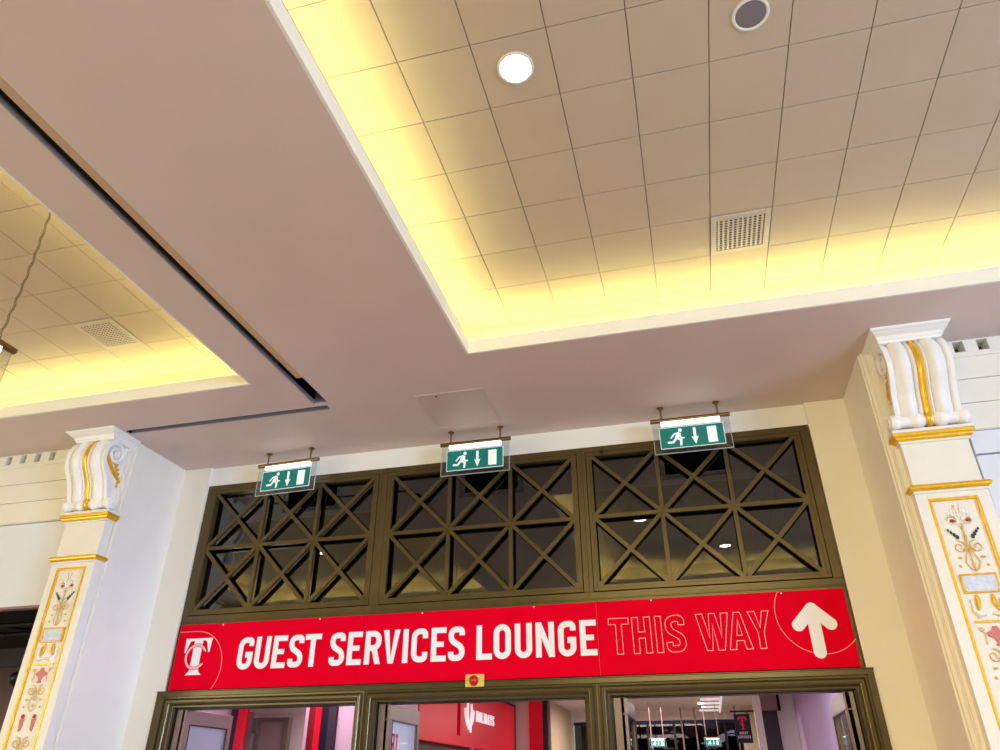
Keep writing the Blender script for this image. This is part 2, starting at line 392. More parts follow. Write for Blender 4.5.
g = MB().box(-9.5, -5.45, 6.6, 6.7, 1.12, 1.3); g.build('beam', 'charcoal', b)
sl = thing('spotlight', 'black round spotlight in the dim left shop at the left edge of the picture', 'spotlight', (-6.05, 5.75, 1.0+E))
MB().lathe([(.02, -.08), (.05, -.06), (.075, .0), (.078, .03), (.06, .035), (.055, .02)], (-6.02, 5.75, .86), 'y', 14).build('lamp_head', 'black', sl, smooth=True)
MB().tube([(-6.02, 5.75, .93), (-6.02, 5.79, 1.36)], .01).build('stem', 'black', sl)

# ------------------------------------------------------------------ pilasters
def spiral(c, r0, r1, turns, a0, plane_x, n=40, sgn=1, y_rel=0):
    pts = []
    for i in range(n+1):
        t = i/n; a = a0+sgn*2*pi*turns*t; r = r0+(r1-r0)*t**.8
        pts.append((plane_x, c[0]+r*math.cos(a), c[1]+r*math.sin(a)))
    return pts
def spir_xz(cx, cz, r0, r1, turns, a0, y, sgn=1, n=26):
    return [(cx+(r0+(r1-r0)*i/n)*math.cos(a0+sgn*2*pi*turns*i/n), y, cz+(r0+(r1-r0)*i/n)*math.sin(a0+sgn*2*pi*turns*i/n)) for i in range(n+1)]

def make_pilaster(label):
    px, py = -5.155, 5.12
    t = thing('pilaster', label, 'column', (px, py, 0), group='cream and gold pilasters flanking the doors')
    t['_at'] = (px, py, 0)
    t.location.z = .010
    X = lambda x: px+x
    Y = lambda y: py+y
    sh = MB(); sh.box(X(-.222), X(.222), Y(.012), Y(.1), -1.6, 1.70)
    # face boards around the sunk panel
    sh.box(X(-.222), X(-.146), Y(0), Y(.014), -1.6, 1.70); sh.box(X(.146), X(.222), Y(0), Y(.014), -1.6, 1.70); sh.box(X(-.146), X(.146), Y(0), Y(.014), 1.645, 1.70)
    sh.build('shaft', 'cream', t, bevel=.003)
    nk = MB(); nk.box(X(-.212), X(.212), Y(.004), Y(.1), 1.745, 2.055); nk.box(X(-.226), X(.226), Y(-.012), Y(.1), 1.686, 1.705); nk.box(X(-.226), X(.226), Y(-.012), Y(.1), 2.05, 2.068); nk.box(X(-.256), X(.256), Y(-.052), Y(.12), 2.118, 2.142)
    nk.build('neck', 'cream', t, bevel=.004)
    def mould(prof, name, m):      # moulding returned on three sides: (overhang, z)
        mb = MB(); L = []
        for o, z in prof: L.append([(X(-.212-o), Y(.11), z), (X(-.212-o), Y(.0-o), z), (X(.212+o), Y(.0-o), z), (X(.212+o), Y(.11), z)])
        n = len(L); vs = [p for q in L for p in q]; fs = [(i*4+j, i*4+j+1, ((i+1) % n)*4+j+1, ((i+1) % n)*4+j) for i in range(n) for j in range(3)]
        fs += [tuple(i*4 for i in range(n)), tuple(i*4+3 for i in range(n))[::-1]]
        mb.add(vs, fs); return mb.build(name, m, t, bevel=.002)
    mould([(0, 1.705), (.018, 1.705), (.034, 1.714), (.038, 1.727), (.032, 1.740), (.015, 1.748), (0, 1.75)], 'gilt_moulding', 'gold')
    mould([(0, 2.066), (.018, 2.068), (.030, 2.074), (.034, 2.088), (.043, 2.098), (.046, 2.118), (0, 2.119)], 'gilt_moulding', 'gold')
    mould([(0, 2.775), (.02, 2.778), (.03, 2.79), (.028, 2.80), (.12, 2.802), (.13, 2.80), (.135, 2.812)], 'crown_bed', 'plaster') if False else None
    # crown block under the soffit, profile reaching well forward of the shaft
    cr = MB(); L = []
    for sx, fy, z in [(.205, .165, 2.775), (.212, .170, 2.793), (.216, .178, 2.797), (.217, .182, 2.804), (.224, .192, 2.818), (.238, .222, 2.829), (.244, .228, 2.831), (.244, .232, 2.836), (.256, .250, 2.842), (.262, .258, 2.848), (.262, .262, 2.859)]:
        L.append([(X(-sx), Y(.11), z), (X(-sx), Y(-fy), z), (X(sx), Y(-fy), z), (X(sx), Y(.11), z)])
    n = len(L); cr.add([p for q in L for p in q], [(i*4+j, i*4+j+1, (i+1)*4+j+1, (i+1)*4+j) for i in range(n-1) for j in range(3)]+[(0, 3, 2, 1)])
    cr.build('crown', 'plaster', t, bevel=.002)
    # scroll corbel: side curve swept across a fluted width
    fr = [(-.10, 2.79), (-.135, 2.772), (-.168, 2.745), (-.192, 2.705), (-.206, 2.66), (-.212, 2.61), (-.206, 2.56), (-.187, 2.51), (-.158, 2.465), (-.128, 2.42), (-.103, 2.375), (-.086, 2.33), (-.072, 2.28), (-.055, 2.245), (-.02, 2.22)]
    def cat(ps, k=4):
        out = []
        for i in range(len(ps)-1):
            p0, p1, p2, p3 = ps[max(i-1, 0)], ps[i], ps[i+1], ps[min(i+2, len(ps)-1)]
            for j in range(k):
                u = j/k
                out.append(tuple(.5*((2*b)+(-a+c)*u+(2*a-5*b+4*c-d)*u*u+(-a+3*b-3*c+d)*u**3) for a, b, c, d in zip(p0, p1, p2, p3)))
        return out+[ps[-1]]
    fr = cat(fr)
    nor = []
    for i in range(len(fr)):
        a, c = fr[max(i-1, 0)], fr[min(i+1, len(fr)-1)]; dy, dz = c[0]-a[0], c[1]-a[1]; l = math.hypot(dy, dz); nor.append((dz/l, -dy/l))
    W = .21; us = [-1+2*i/80 for i in range(81)]
    def disp(u):
        a = abs(u)
        if a > .86: return .006
        if a > .80: return -.010+.016*(a-.80)/.06
        if a < .11: return -.012
        if a < .25: return -.014+.024*math.sin(pi*(a-.11)/.14)
        v = (a-.25)/.55
        return -.016+.042*max(0, math.sin(pi*v**.8))**.8
    cb = MB(); vs = []
    for (y, z), (ny, nz) in zip(fr, nor):
        for u in us: d = disp(u); vs.append((X(u*W), Y(y+ny*d), z+nz*d))
    nu = len(us); nf = len(fr)
    fs = [(i*nu+j, i*nu+j+1, (i+1)*nu+j+1, (i+1)*nu+j) for i in range(nf-1) for j in range(nu-1)]
    cb.add(vs, fs)
    for s in (-1, 1):
        out = [(y+ny*disp(1), z+nz*disp(1)) for (y, z), (ny, nz) in zip(fr, nor)]; inn = [(y-ny*.030, z-nz*.030) for (y, z), (ny, nz) in zip(fr, nor)]
        k = len(out); sx = s*(W-.034)
        cb.add([(X(s*W), Y(y), z) for y, z in out]+[(X(s*W), Y(y), z) for y, z in inn]+[(X(sx), Y(y), z) for y, z in inn],
               [(i, i+1, k+i+1, k+i) for i in range(k-1)]+[(k+i, k+i+1, 2*k+i+1, 2*k+i) for i in range(k-1)])
        side = [(X(sx), Y(y), z) for y, z in inn]+[(X(sx), Y(.11), 2.20), (X(sx), Y(.11), 2.79)]
        cb.add(side, [tuple(range(len(side)))])
    cb.build('corbel', 'plaster', t, smooth=True)
    gb = MB(); vs = []
    for (y, z), (ny, nz) in zip(fr[2:], nor[2:]):
        for u, d in ((-.105, -.013), (-.06, .006), (0, .014), (.06, .006), (.105, -.013)): vs.append((X(u*W), Y(y+ny*d), z+nz*d))
    gb.add(vs, [(i*5+j, i*5+j+1, (i+1)*5+j+1, (i+1)*5+j) for i in range(len(fr)-3) for j in range(4)])
    gb.build('gilt_band', 'gold', t, smooth=True)
    # bottom roll turned like a baluster
    rl = MB(); prof = []
    for i in range(57):
        u = -1+2*i/56; a = abs(u)
        if a > .80: r = .052+.003*math.cos(pi*(a-.9)/.1)
        elif a > .74: r = .040+.012*(a-.74)/.06
        elif a > .12: r = .040+.017*(.5+.5*math.cos(pi*(a-.30)/.22)) if a < .52 else .040
        else: r = .036
        prof.append((r*1.08, u*.245))
    prof = [(.03, -.25)]+prof+[(.03, .25)]
    rl.lathe(prof, (X(0), Y(-.015), 2.208), 'x', 24); rl.build('roll', 'plaster', t, smooth=True)
    MB().lathe([(.036, -.022), (.056, -.014), (.06, 0), (.056, .014), (.036, .022)], (X(0), Y(-.015), 2.208), 'x', 24).build('gilt_band', 'gold', t, smooth=True)
    for s in (-1, 1):
        vb = MB(); xx = X(s*(W-.020))
        vb.tube(spiral((Y(-.070), 2.660), .112, .020, 1.8, pi*.9, xx, 60, -1), [.024-.012*i/60 for i in range(61)], 8)
        vb.ball((xx, Y(-.070), 2.660), .026, 10, (.6, 1, 1))
        vb.build('volute', 'plaster', t, smooth=True)
        v2 = MB(); x2 = X(s*.252); v2.tube(spiral((Y(-.015), 2.208), .044, .006, 1.6, pi/2, x2, 36, -1), .007, 6); v2.build('volute', 'plaster', t, smooth=True)
        gl = MB(); xx = X(s*(W-.030))
        for k in range(7):
            a = k/6; y0 = -.02+.055*math.sin(a*2.2)-.06*(1-a); z0 = 2.60-.21*a
            gl.ball((xx, Y(y0+.02), z0), .022-.008*a, 8, (.35, 1.0, 1.2)); gl.ball((xx, Y(y0+.05-.02*a), z0+.012), .014-.005*a, 8, (.4, 1, .8))
        gl.tube([(xx, Y(-.172+.012*i+.0035*i*i), 2.665-.034*i) for i in range(8)], [.006, .012, .016, .018, .018, .02, .016, .006], 8)
        gl.build('gilt_leaf', 'gold', t, smooth=True)
    # gilt bead around the sunk panel
    fb = MB(); Z1 = 1.645
    for a, c, d, e in ((-.15, .15, Z1-.016, Z1+.004), ): fb.box(X(a), X(c), Y(-.006), Y(.016), d, e)
    fb.box(X(-.15), X(-.132), Y(-.006), Y(.016), -1.2, Z1-.016); fb.box(X(.132), X(.15), Y(-.006), Y(.016), -1.2, Z1-.016)
    fb.build('gilt_frame', 'gold', t, bevel=.005)
    yo = Y(.008)
    # flower head
    fl = MB()
    for s in (-1, 1):
        fl.tube(spir_xz(X(s*.046), 1.495, .036, .008, 1.3, pi/2, yo, s), .0045, 6)
        for k in range(4): fl.ball((X(s*(.018+.017*k)), yo, 1.560-.010*k*k*.6), .013, 8, (.8, .4, 1.5))
        fl.ball((X(s*.012), yo, 1.47), .012, 8, (1, .4, 1))
    fl.ball((X(0), yo, 1.575), .012, 8, (.8, .4, 2.6)); fl.ball((X(0), yo, 1.545), .016, 8, (.8, .4, 2)); fl.build('flower_ornament', 'plaster', t, smooth=True)
    fg = MB()
    for s in (-1, 1):
        fg.tube(spir_xz(X(s*.046), 1.495, .029, .012, .9, pi, yo-.004, s), .0028, 5); fg.ball((X(s*.05), yo-.003, 1.53), .006, 6); fg.tube([(X(s*.004), yo-.005, 1.53), (X(s*.02), yo-.005, 1.60)], .002, 5)
    fg.tube([(X(-.02), yo-.004, 1.47), (X(.02), yo-.004, 1.47)], .004, 5); fg.ball((X(0), yo-.004, 1.445), .010, 8, (1, .5, 1.4)); fg.ball((X(0), yo-.004, 1.38), .011, 8, (1, .5, 2.2)); fg.tube([(X(0), yo-.003, 1.46), (X(0), yo-.003, 1.17)], .004, 6)
    fg.build('gilt_sprig', 'gilt_pale', t, smooth=True)
    for s in (-1, 1):
        MB().ball((X(s*.046), yo-.004, 1.492), .013, 8, (1.2, .6, .8)).build('ruby_blossom', 'ruby', t, smooth=True)
        lf = MB()
        for k in range(4): lf.ball((X(s*(.045+.014*k)), yo-.002, 1.385+.016*k), .0125-.0015*k, 8, (.9, .4, 1.2))
        lf.build('green_leaf_spray', 'green_leaf', t, smooth=True)
    def scrolls(zc, name, m='gilt_pale', k=1.0):
        sc = MB()
        for s in (-1, 1):
            sc.tube(spir_xz(X(s*.05), zc, .042*k, .008, 1.4, pi/2 if s < 0 else pi/2, yo-.003, s), [.0032]*27, 6)
            sc.tube([(X(s*.048), yo-.003, zc+.042), (X(s*.02), yo-.003, zc+.03), (X(s*.006), yo-.003, zc-.01), (X(s*.028), yo-.003, zc-.06), (X(s*.04), yo-.003, zc-.10), (X(s*.022), yo-.003, zc-.14), (X(0), yo-.003, zc-.155)], .003, 6)
            sc.ball((X(s*.066), yo-.002, zc-.068), .010, 8, (1.4, .4, .8)); sc.ball((X(s*.078), yo-.002, zc-.12), .009, 8, (1, .4, 1.1)); sc.ball((X(s*.03), yo-.002, zc-.02), .008, 8, (.7, .4, 1.6))
        sc.ball((X(0), yo-.003, zc-.05), .010, 8, (.6, .4, 2.6)); sc.ball((X(0), yo-.003, zc-.11), .010, 8, (.9, .4, 1.6))
        sc.build(name, m, t, smooth=True)
    scrolls(1.32, 'scroll_ornament')
    pl = MB().box(X(-.094), X(.094), Y(.004), Y(.014), 1.04, 1.14).build('painted_plaque', 'sky_plaque', t)
    pf = MB(); ring(pf, X(-.104), X(.104), 1.03, 1.15, .011, Y(-.003), Y(.013)); pf.build('plaque_frame', 'gold', pl, bevel=.003)
    dr = MB()
    for s in (-1, 1): dr.tube([(X(s*.045), yo-.002, 1.02), (X(s*.043), yo-.004, .985), (X(s*.050), yo-.004, .95), (X(s*.058), yo-.002, .925)], [.009, .014, .012, .004], 8)
    dr.box(X(-.095), X(.095), yo-.008, yo+.002, .855, .868); dr.build('gilt_drape', 'gold', t, smooth=True)
    sw = MB()
    for s in (-1, 1):
        sw.tube([(X(s*.092), yo-.002, .985), (X(s*.084), yo-.004, .995), (X(s*.078), yo-.004, .97), (X(s*.082), yo-.004, .93), (X(s*.06), yo-.004, .90), (X(s*.02), yo-.003, .905)], [.004, .006, .007, .010, .022, .006], 8)
    sw.build('swan_ornament', 'plaster', t, smooth=True)
    ur = MB(); ur.prism([(X(a), z) for a, z in ((-.012, .835), (.012, .835), (.018, .815), (.052, .795), (.05, .78), (.02, .765), (.010, .74), (.022, .72), (-.022, .72), (-.010, .74), (-.02, .765), (-.05, .78), (-.052, .795), (-.018, .815))], XZ(Y(.012)), 0, .012)
    ur.build('urn_ornament', 'rose_paint', t, bevel=.003)
    for s in (-1, 1):
        ud = MB(); ud.tube(spir_xz(X(s*.075), .82, .016, .005, 1, 0, yo-.003, s, 14), .003, 5); ud.tube([(X(s*.070), yo-.003, .81), (X(s*.062), yo-.003, .79), (X(s*.068), yo-.003, .73)], .003, 5)
        ud.build('gilt_sprig', 'gilt_pale', t, smooth=True)
    scrolls(.665, 'scroll_ornament')
    for s in (-1, 1):
        MB().ball((X(s*.055), yo-.004, .477), .018, 8, (1, .5, .9)).build('ruby_blossom', 'ruby', t, smooth=True)
        MB().prism([(X(s*.035), .46), (X(s*.075), .46), (X(s*.065), .37), (X(s*.045), .38)], XZ(Y(.012)), 0, .008).build('pink_drape', 'rose_paint', t)
    scrolls(.29, 'scroll_ornament')
    return t
pil = make_pilaster('cream and gilt pilaster with scroll bracket, left of the doors')
p2 = copy_tree(pil); p2.location = (1.764, 5.12, .010); p2['label'] = 'cream and gilt pilaster with scroll bracket, right of the doors by the arrow'

# ------------------------------------------------------------------ bronze screen: rails, lattice windows
b = MB()
y0, y1 = 5.99, 6.08
wx = [(-4.545, -2.742), (-2.646, -.835), (-.747, 1.078)]      # window unit outer extents
b.box(-4.615, 1.155, y0, y1, 2.622, 2.673); b.box(-4.615, 1.155, y0, y1, .735, 1.385)
for a, c in ((-4.615, -4.549), (-2.738, -2.65), (-.831, -.751), (1.082, 1.155)): b.box(a, c, y0, y1, 1.385, 2.622)
b.box(-2.715, -2.703, y0-.006, y0, 1.33, 2.66); b.box(-.795, -.783, y0-.006, y0, 1.33, 2.66)
b.box(-4.615, 1.155, y0-.006, y0, 1.325, 1.337)
tag(b.build('trim_5', 'frame', bevel=.003), 'bronze metal rails and mullions of the entrance screen', 'trim', kind='structure')
wn = ['left lattice transom window, above GUEST', 'middle lattice transom window, above LOUNGE', 'right lattice transom window, above THIS WAY']
io = [(-4.518, -2.782), (-2.605, -.87), (-.712, 1.036)]
for n in range(3):
    t = thing('window_%d' % (n+1), 'bronze '+wn[n], 'window', (sum(wx[n])/2, 6.03, 1.39+E), kind='structure')
    a, c = wx[n]; f = MB(); ring(f, a, c, 1.390, 2.618, .030, 5.985, 6.07)
    i0, i1 = io[n]; ring(f, a+.02, c-.02, 1.41, 2.602, .012, 5.998, 6.07)
    f.build('window_frame', 'frame', t, bevel=.003)
    la = MB(); zl, zm, zh = 1.425, 2.02, 2.595; cw = (i1-i0)/3; hw = .0165; P = XZ(6.02)
    la.box(i0, i1, 5.992, 6.02, zm-hw, zm+hw)
    for k in (1, 2): la.box(i0+cw*k-hw, i0+cw*k+hw, 5.993, 6.02, zl, zh)
    ring(la, i0-.012, i1+.012, zl-.012, zh+.012, .026, 5.991, 6.02)
    for k in range(3):
        for za, zb in ((zl, zm), (zm, zh)):
            for s in (0, 1):
                p = Vector((i0+cw*k, za if s else zb)); q = Vector((i0+cw*(k+1), zb if s else za)); d = (q-p).normalized(); nn = Vector((-d.y, d.x))*hw
                la.prism([tuple(p+nn), tuple(q+nn), tuple(q-nn), tuple(p-nn)], P, 0, .026+.001*s)
    la.build('lattice', 'frame', t)
    MB().box(i0-.02, i1+.02, 6.060, 6.066, zl-.02, zh+.02).build('glass', 'transom_glass', t)
tag(MB().box(-5.0, 1.5, 6.55, 6.6, 1.2, 3.2).build('wall_back', 'dark'), 'black board standing in for the unlit void behind the transom glass', 'wall', kind='structure')  # added board, painted black for the darkness behind the panes
hk = MB(); hk.tube([(-.60, 5.985, 2.625), (-.60, 5.965, 2.62), (-.60, 5.96, 2.598), (-.60, 5.972, 2.59)], .004, 6); hk.box(-.612, -.588, 5.98, 5.99, 2.60, 2.625)
tag(hk.build('hook', 'black'), 'tiny dark hook on the bronze head rail right of the second mullion', 'hook')

# doors: moulded surrounds and open glazed leaves
dx = [(-4.504, -2.784), (-2.600, -.868), (-.676, 1.062)]; dt = .603
prof = [(0, 6.12), (0, 6.0), (.006, 5.992), (.018, 5.990), (.022, 5.975), (.030, 5.958), (.042, 5.947), (.056, 5.946), (.068, 5.955), (.075, 5.970), (.079, 5.970), (.0895, 5.968), (.0895, 6.05)]
def leaf(door, X0, face, mname, label):
    # leaf standing open along +Y; face = +1 when the visible face looks to +X
    xa, xb = (X0-.045, X0) if face > 0 else (X0, X0+.045)
    ya, yb = 6.04, 6.76; b = MB()
    zt = dt-.008
    b.box(xa, xb, ya, yb, zt-.115, zt); b.box(xa, xb, ya, yb, -1.58, -1.4)
    b.box(xa, xb, ya, ya+.07, -1.4, zt-.115); b.box(xa, xb, yb-.07, yb, -1.4, zt-.115)
    lf = b.build('leaf', 'leaf_metal', door, bevel=.004, label=label)
    g = MB().box((xa+xb)/2-.004, (xa+xb)/2+.004, ya+.06, yb-.06, -1.41, zt-.105); g.build('pane', mname, lf)
    gk = MB(); e = xb if face > 0 else xa-.004
    for q in ((ya+.07, yb-.07, zt-.123, zt-.115), (yb-.078, yb-.07, -1.4, zt-.115), (ya+.07, ya+.078, -1.4, zt-.115)):
        gk.box(e-.0, e+.004, q[0], q[1], q[2], q[3])
    gk.build('gasket', 'black', lf)
    return lf
lab = ['left bronze double doorway with its left leaf folded open', 'middle bronze double doorway with a pale filmed leaf open', 'right bronze double doorway with both leaves folded open']
for n, (a, c) in enumerate(dx):
    t = thing('door_%d' % (n+1), lab[n], 'door', ((a+c)/2, 6.0, 0), kind='structure')
    f = MB(); L = [[(a-o, y, -1.6), (a-o, y, dt+o), (c+o, y, dt+o), (c+o, y, -1.6)] for o, y in prof]
    k = len(L); f.add([p for q in L for p in q], [(i*4+j, i*4+j+1, (i+1)*4+j+1, (i+1)*4+j) for i in range(k-1) for j in range(3)])
    f.build('door_frame', 'frame', t, smooth=True)
    # inner lining posts
    i = MB(); i.box(a+.001, a+.010, 6.02, 6.16, -1.6, dt); i.box(c-.010, c-.001, 6.02, 6.16, -1.6, dt); i.box(a, c, 6.04, 6.16, dt-.006, dt+.1); i.build('lining', 'black', t)
    j = MB(); j.box(a+.014, a+.095, 6.04, 6.11, -1.6, dt-.008)
    if n == 2: j.box(c-.075, c-.014, 6.04, 6.11, -1.6, dt-.008)
    j.build('hinge_post', 'leaf_metal', t, bevel=.003)
    lf = leaf(t, a+.112, 1, ['door_glass', 'film_glass', 'smoked_glass'][n], ['taupe leaf with grey glass', 'pinkish leaf with white filmed glass', 'pinkish leaf with smoked glass'][n])
    if n == 2: leaf(t, c-.085, -1, 'door_glass', 'taupe leaf with pale glass, right-hand side')
    if n == 1:
        # mirrored red letters on the film
        tr = MB(); xx = a+.112-.018
        PY = lambda u, z, d: (xx+d, u, z)
        tr.prism([(6.30, .385), (6.30, .36), (6.245, .36), (6.245, .385)], PY, 0, .002); tr.prism([(6.283, .37), (6.283, .24), (6.262, .24), (6.262, .37)], PY, 0, .002)
        tr.prism([(6.225, .385), (6.225, .24), (6.20, .24), (6.20, .385)], PY, 0, .002); tr.prism([(6.22, .385), (6.22, .365), (6.155, .365), (6.155, .385)], PY, 0, .002)
        tr.prism([(6.175, .385), (6.175, .30), (6.155, .30), (6.155, .385)], PY, 0, .002); tr.prism([(6.21, .32), (6.21, .30), (6.155, .30), (6.155, .32)], PY, 0, .002); tr.prism([(6.20, .31), (6.175, .31), (6.15, .24), (6.17, .24)], PY, 0, .002)
        tr.build('lettering', 'film_red', lf)
b = MB()
b.box(-4.672, -4.594, 5.955, 6.0, -1.6, .693); b.box(1.152, 1.200, 5.955, 6.0, -1.6, .693)
b.box(-4.672, 1.200, 5.954, 6.0, .693, .730); b.box(-4.676, 1.204, 5.946, 6.0, .730, .738)
for a, c in ((-2.694, -2.690), (-.778, -.766)): b.box(a, c, 5.962, 6.0, -1.6, .693)
tag(b.build('trim_6', 'frame', bevel=.003), 'bronze head ledge and outer jambs around the three doorways', 'trim', kind='structure')

# ------------------------------------------------------------------ red banner sign
sy = 5.955
sg = thing('banner_sign', 'long red GUEST SERVICES LOUNGE THIS WAY sign with white arrow above the doors', 'sign', (-1.72, 5.97, .744+E))
b = MB(); SX = [-4.566, -2.757, -.737, 1.125]
for i in range(3): b.box(SX[i]+(.0012 if i else 0), SX[i+1]-(.0012 if i < 2 else 0), sy-.003, sy+.03, .745, 1.297)
b.build('board', 'sign_red', sg)
MB().box(-4.56, 1.12, sy+.002, sy+.028, .75, 1.29).build('backing', 'vinyl_thin', sg)
FR = sy-.003; P = XZ(FR); T = .046; r = T/2; hH = .268; Z0 = .893
def rnd(pts, rad, closed=False, n=7):
    out = []; k = len(pts)
    for i, p in enumerate(pts):
        if not closed and i in (0, k-1): out.append(p); continue
        q = rad[i] if isinstance(rad, list) else rad
        if q <= 0: out.append(p); continue
        P0, P1, P2 = Vector(pts[i-1]), Vector(p), Vector(pts[(i+1) % k])
        d0, d1 = (P0-P1), (P2-P1); ang = d0.angle(d1); tl = min(q/math.tan(ang/2), d0.length*.499, d1.length*.499); rr = tl*math.tan(ang/2)
        A = P1+d0.normalized()*tl; B = P1+d1.normalized()*tl; cc = P1+(d0.normalized()+d1.normalized()).normalized()*(rr/math.sin(ang/2))
        a0 = math.atan2(A.y-cc.y, A.x-cc.x); a1 = math.atan2(B.y-cc.y, B.x-cc.x); da = (a1-a0+pi) % (2*pi)-pi
        out += [(cc.x+rr*math.cos(a0+da*j/n), cc.y+rr*math.sin(a0+da*j/n)) for j in range(n+1)]
    return out
def offs(pts, d, closed=False):
    k = len(pts); o = []
    for i in range(k):
        a = Vector(pts[i-1]) if (i or closed) else None; p = Vector(pts[i]); c = Vector(pts[(i+1) % k]) if (i < k-1 or closed) else None
        n1 = n2 = None
        if a is not None and (p-a).length > 1e-7: t = (p-a).normalized(); n1 = Vector((-t.y, t.x))
        if c is not None and (c-p).length > 1e-7: t = (c-p).normalized(); n2 = Vector((-t.y, t.x))
        n1 = n1 or n2; n2 = n2 or n1; mm = (n1+n2).normalized(); o.append(tuple(p+mm*(d/max(mm.dot(n1), .4))))
    return o
def path_S(w, h, t):
    q = t/2
    return rnd([(w-q, h*.735), (w-q, h-q), (q, h-q), (q, h*.60), (w-q, h*.385), (w-q, q), (q, q), (q, h*.265)], [0, w/2-q, w/2-q, w*.42, w*.42, w/2-q, w/2-q, 0])
def glyph(ch, w, h, t):
    """returns (list of (path, closed, width)), (list of polygons)"""
    q = t/2; rc = w/2-q; bx = lambda a, b, c, d: rect(a, b, c, d)
    if ch == 'G': return [(rnd([(w-q, h*.72), (w-q, h-q), (q, h-q), (q, q), (w-q, q), (w-q, h*.54-q), (w*.52, h*.54-q)], [0, rc, rc, rc, rc, 0, 0]), False, t)], []
    if ch == 'C': return [(rnd([(w-q, h*.70), (w-q, h-q), (q, h-q), (q, q), (w-q, q), (w-q, h*.30)], rc), False, t)], []
    if ch == 'O': return [(rnd([(w-q, h-q), (q, h-q), (q, q), (w-q, q)], rc, True), True, t)], []
    if ch == 'D': return [(rnd([(w-q, h-q), (q, h-q), (q, q), (w-q, q)], [rc, 0, 0, rc], True), True, t)], []
    if ch == 'U': return [(rnd([(q, h), (q, q), (w-q, q), (w-q, h)], rc), False, t)], []
    if ch == 'S': return [(path_S(w, h, t), False, t)], []
    if ch == 'E': return [], [bx(0, t, 0, h), bx(t, w, h-t*.98, h), bx(t, w, 0, t*.98), bx(t, w*.84, h*.5-q*.9, h*.5+q*.9)]
    if ch == 'T': return [], [bx(0, w, h-t, h), bx(w/2-q, w/2+q, 0, h-t)]
    if ch == 'I': return [], [bx(0, t, 0, h)]
    if ch == 'L': return [], [bx(0, t, 0, h), bx(t, w, 0, t)]
    if ch == 'H': return [], [bx(0, t, 0, h), bx(w-t, w, 0, h), bx(t, w-t, h*.5-q, h*.5+q)]
    if ch == 'N': return [], [bx(0, t, 0, h), bx(w-t, w, 0, h), [(0, h), (t*1.0, h), (w, 0), (w-t*1.0, 0)]]
    if ch == 'V': return [], [[(0, h), (t*1.02, h), (w/2+q*.2, 0), (w/2-q, 0)], [(w-t*1.02, h), (w, h), (w/2+q, 0), (w/2-q*.2, 0)]]
    if ch == 'A': return [], [[(0, 0), (t, 0), (w/2+q*.3, h), (w/2-q*.95, h)], [(w-t, 0), (w, 0), (w/2+q*.95, h), (w/2-q*.3, h)], bx(w*.22, w*.78, h*.2, h*.2+t*.85)]
    if ch == 'Y': return [], [[(0, h), (t*1.05, h), (w/2+q, h*.44), (w/2-q, h*.44)], [(w-t*1.05, h), (w, h), (w/2+q, h*.44), (w/2-q, h*.44)], bx(w/2-q, w/2+q, 0, h*.45)]
    if ch == 'R': return [(rnd([(t*.5, h-q), (w-q, h-q), (w-q, h*.50-q*.2), (t*.5, h*.50-q*.2)], [0, rc, rc, 0]), False, t)], [bx(0, t, 0, h), [(w-t*1.02, 0), (w, 0), (w*.74, h*.48), (w*.74-t, h*.44)]]
    if ch == 'P': return [(rnd([(t*.5, h-q), (w-q, h-q), (w-q, h*.48), (t*.5, h*.48)], [0, rc, rc, 0]), False, t)], [bx(0, t, 0, h)]
def put(mb, ch, x, z, w, h, t, f, d):
    ps, pg = glyph(ch, w, h, t)
    k = 0
    for p, cl, tt in ps:
        k += 1
        p = [(x+a, z+c) for a, c in p]; mb.strip(offs(p, tt/2, cl), offs(p, -tt/2, cl), f, 0, d, cl)
    for g in pg: k += 1; mb.prism([(x+a, z+c) for a, c in g], f, 0, d+.0005*k)
def line(mb, pts, wd, f, d, closed=False):
    mb.strip(offs(pts, wd/2, closed), offs(pts, -wd/2, closed), f, 0, d, closed)
wb = MB()
for ch, x, x1 in (('G', -3.927, -3.781), ('U', -3.757, -3.614), ('E', -3.586, -3.455), ('S', -3.432, -3.293), ('T', -3.282, -3.129), ('S', -3.042, -2.902), ('E', -2.877, -2.746), ('R', -2.716, -2.571), ('V', -2.553, -2.404), ('I', -2.374, -2.328), ('C', -2.298, -2.155), ('E', -2.124, -1.994), ('S', -1.974, -1.834), ('L', -1.733, -1.601), ('O', -1.587, -1.443), ('U', -1.410, -1.268), ('N', -1.237, -1.086), ('G', -1.055, -.911), ('E', -.879, -.747)):
    put(wb, ch, x, Z0, x1-x, hH, T, P, .0025)
wb.build('lettering', 'vinyl', sg)
ob = MB(); ow = .0052
def outl(pts, x): line(ob, [(x+a, Z0+c) for a, c in pts], ow, P, .002, True)
h = hH; q = T/2
w_ = .155; outl([(0, h), (w_, h), (w_, h-T), (w_/2+q, h-T), (w_/2+q, 0), (w_/2-q, 0), (w_/2-q, h-T), (0, h-T)], -.647)
w_ = .140; outl([(0, 0), (T, 0), (T, h/2-q), (w_-T, h/2-q), (w_-T, 0), (w_, 0), (w_, h), (w_-T, h), (w_-T, h/2+q), (T, h/2+q), (T, h), (0, h)], -.464)
outl([(0, 0), (T, 0), (T, h), (0, h)], -.286)
sp_ = path_S(.144, h, T); outl(offs(sp_, q)+offs(sp_, -q)[::-1], -.210)
outl([(0, h), (.050, h), (.087, .09), (.098, h), (.143, h), (.176, .09), (.187, h), (.240, h), (.187, 0), (.141, 0), (.119, .185), (.098, 0), (.057, 0)], .026)
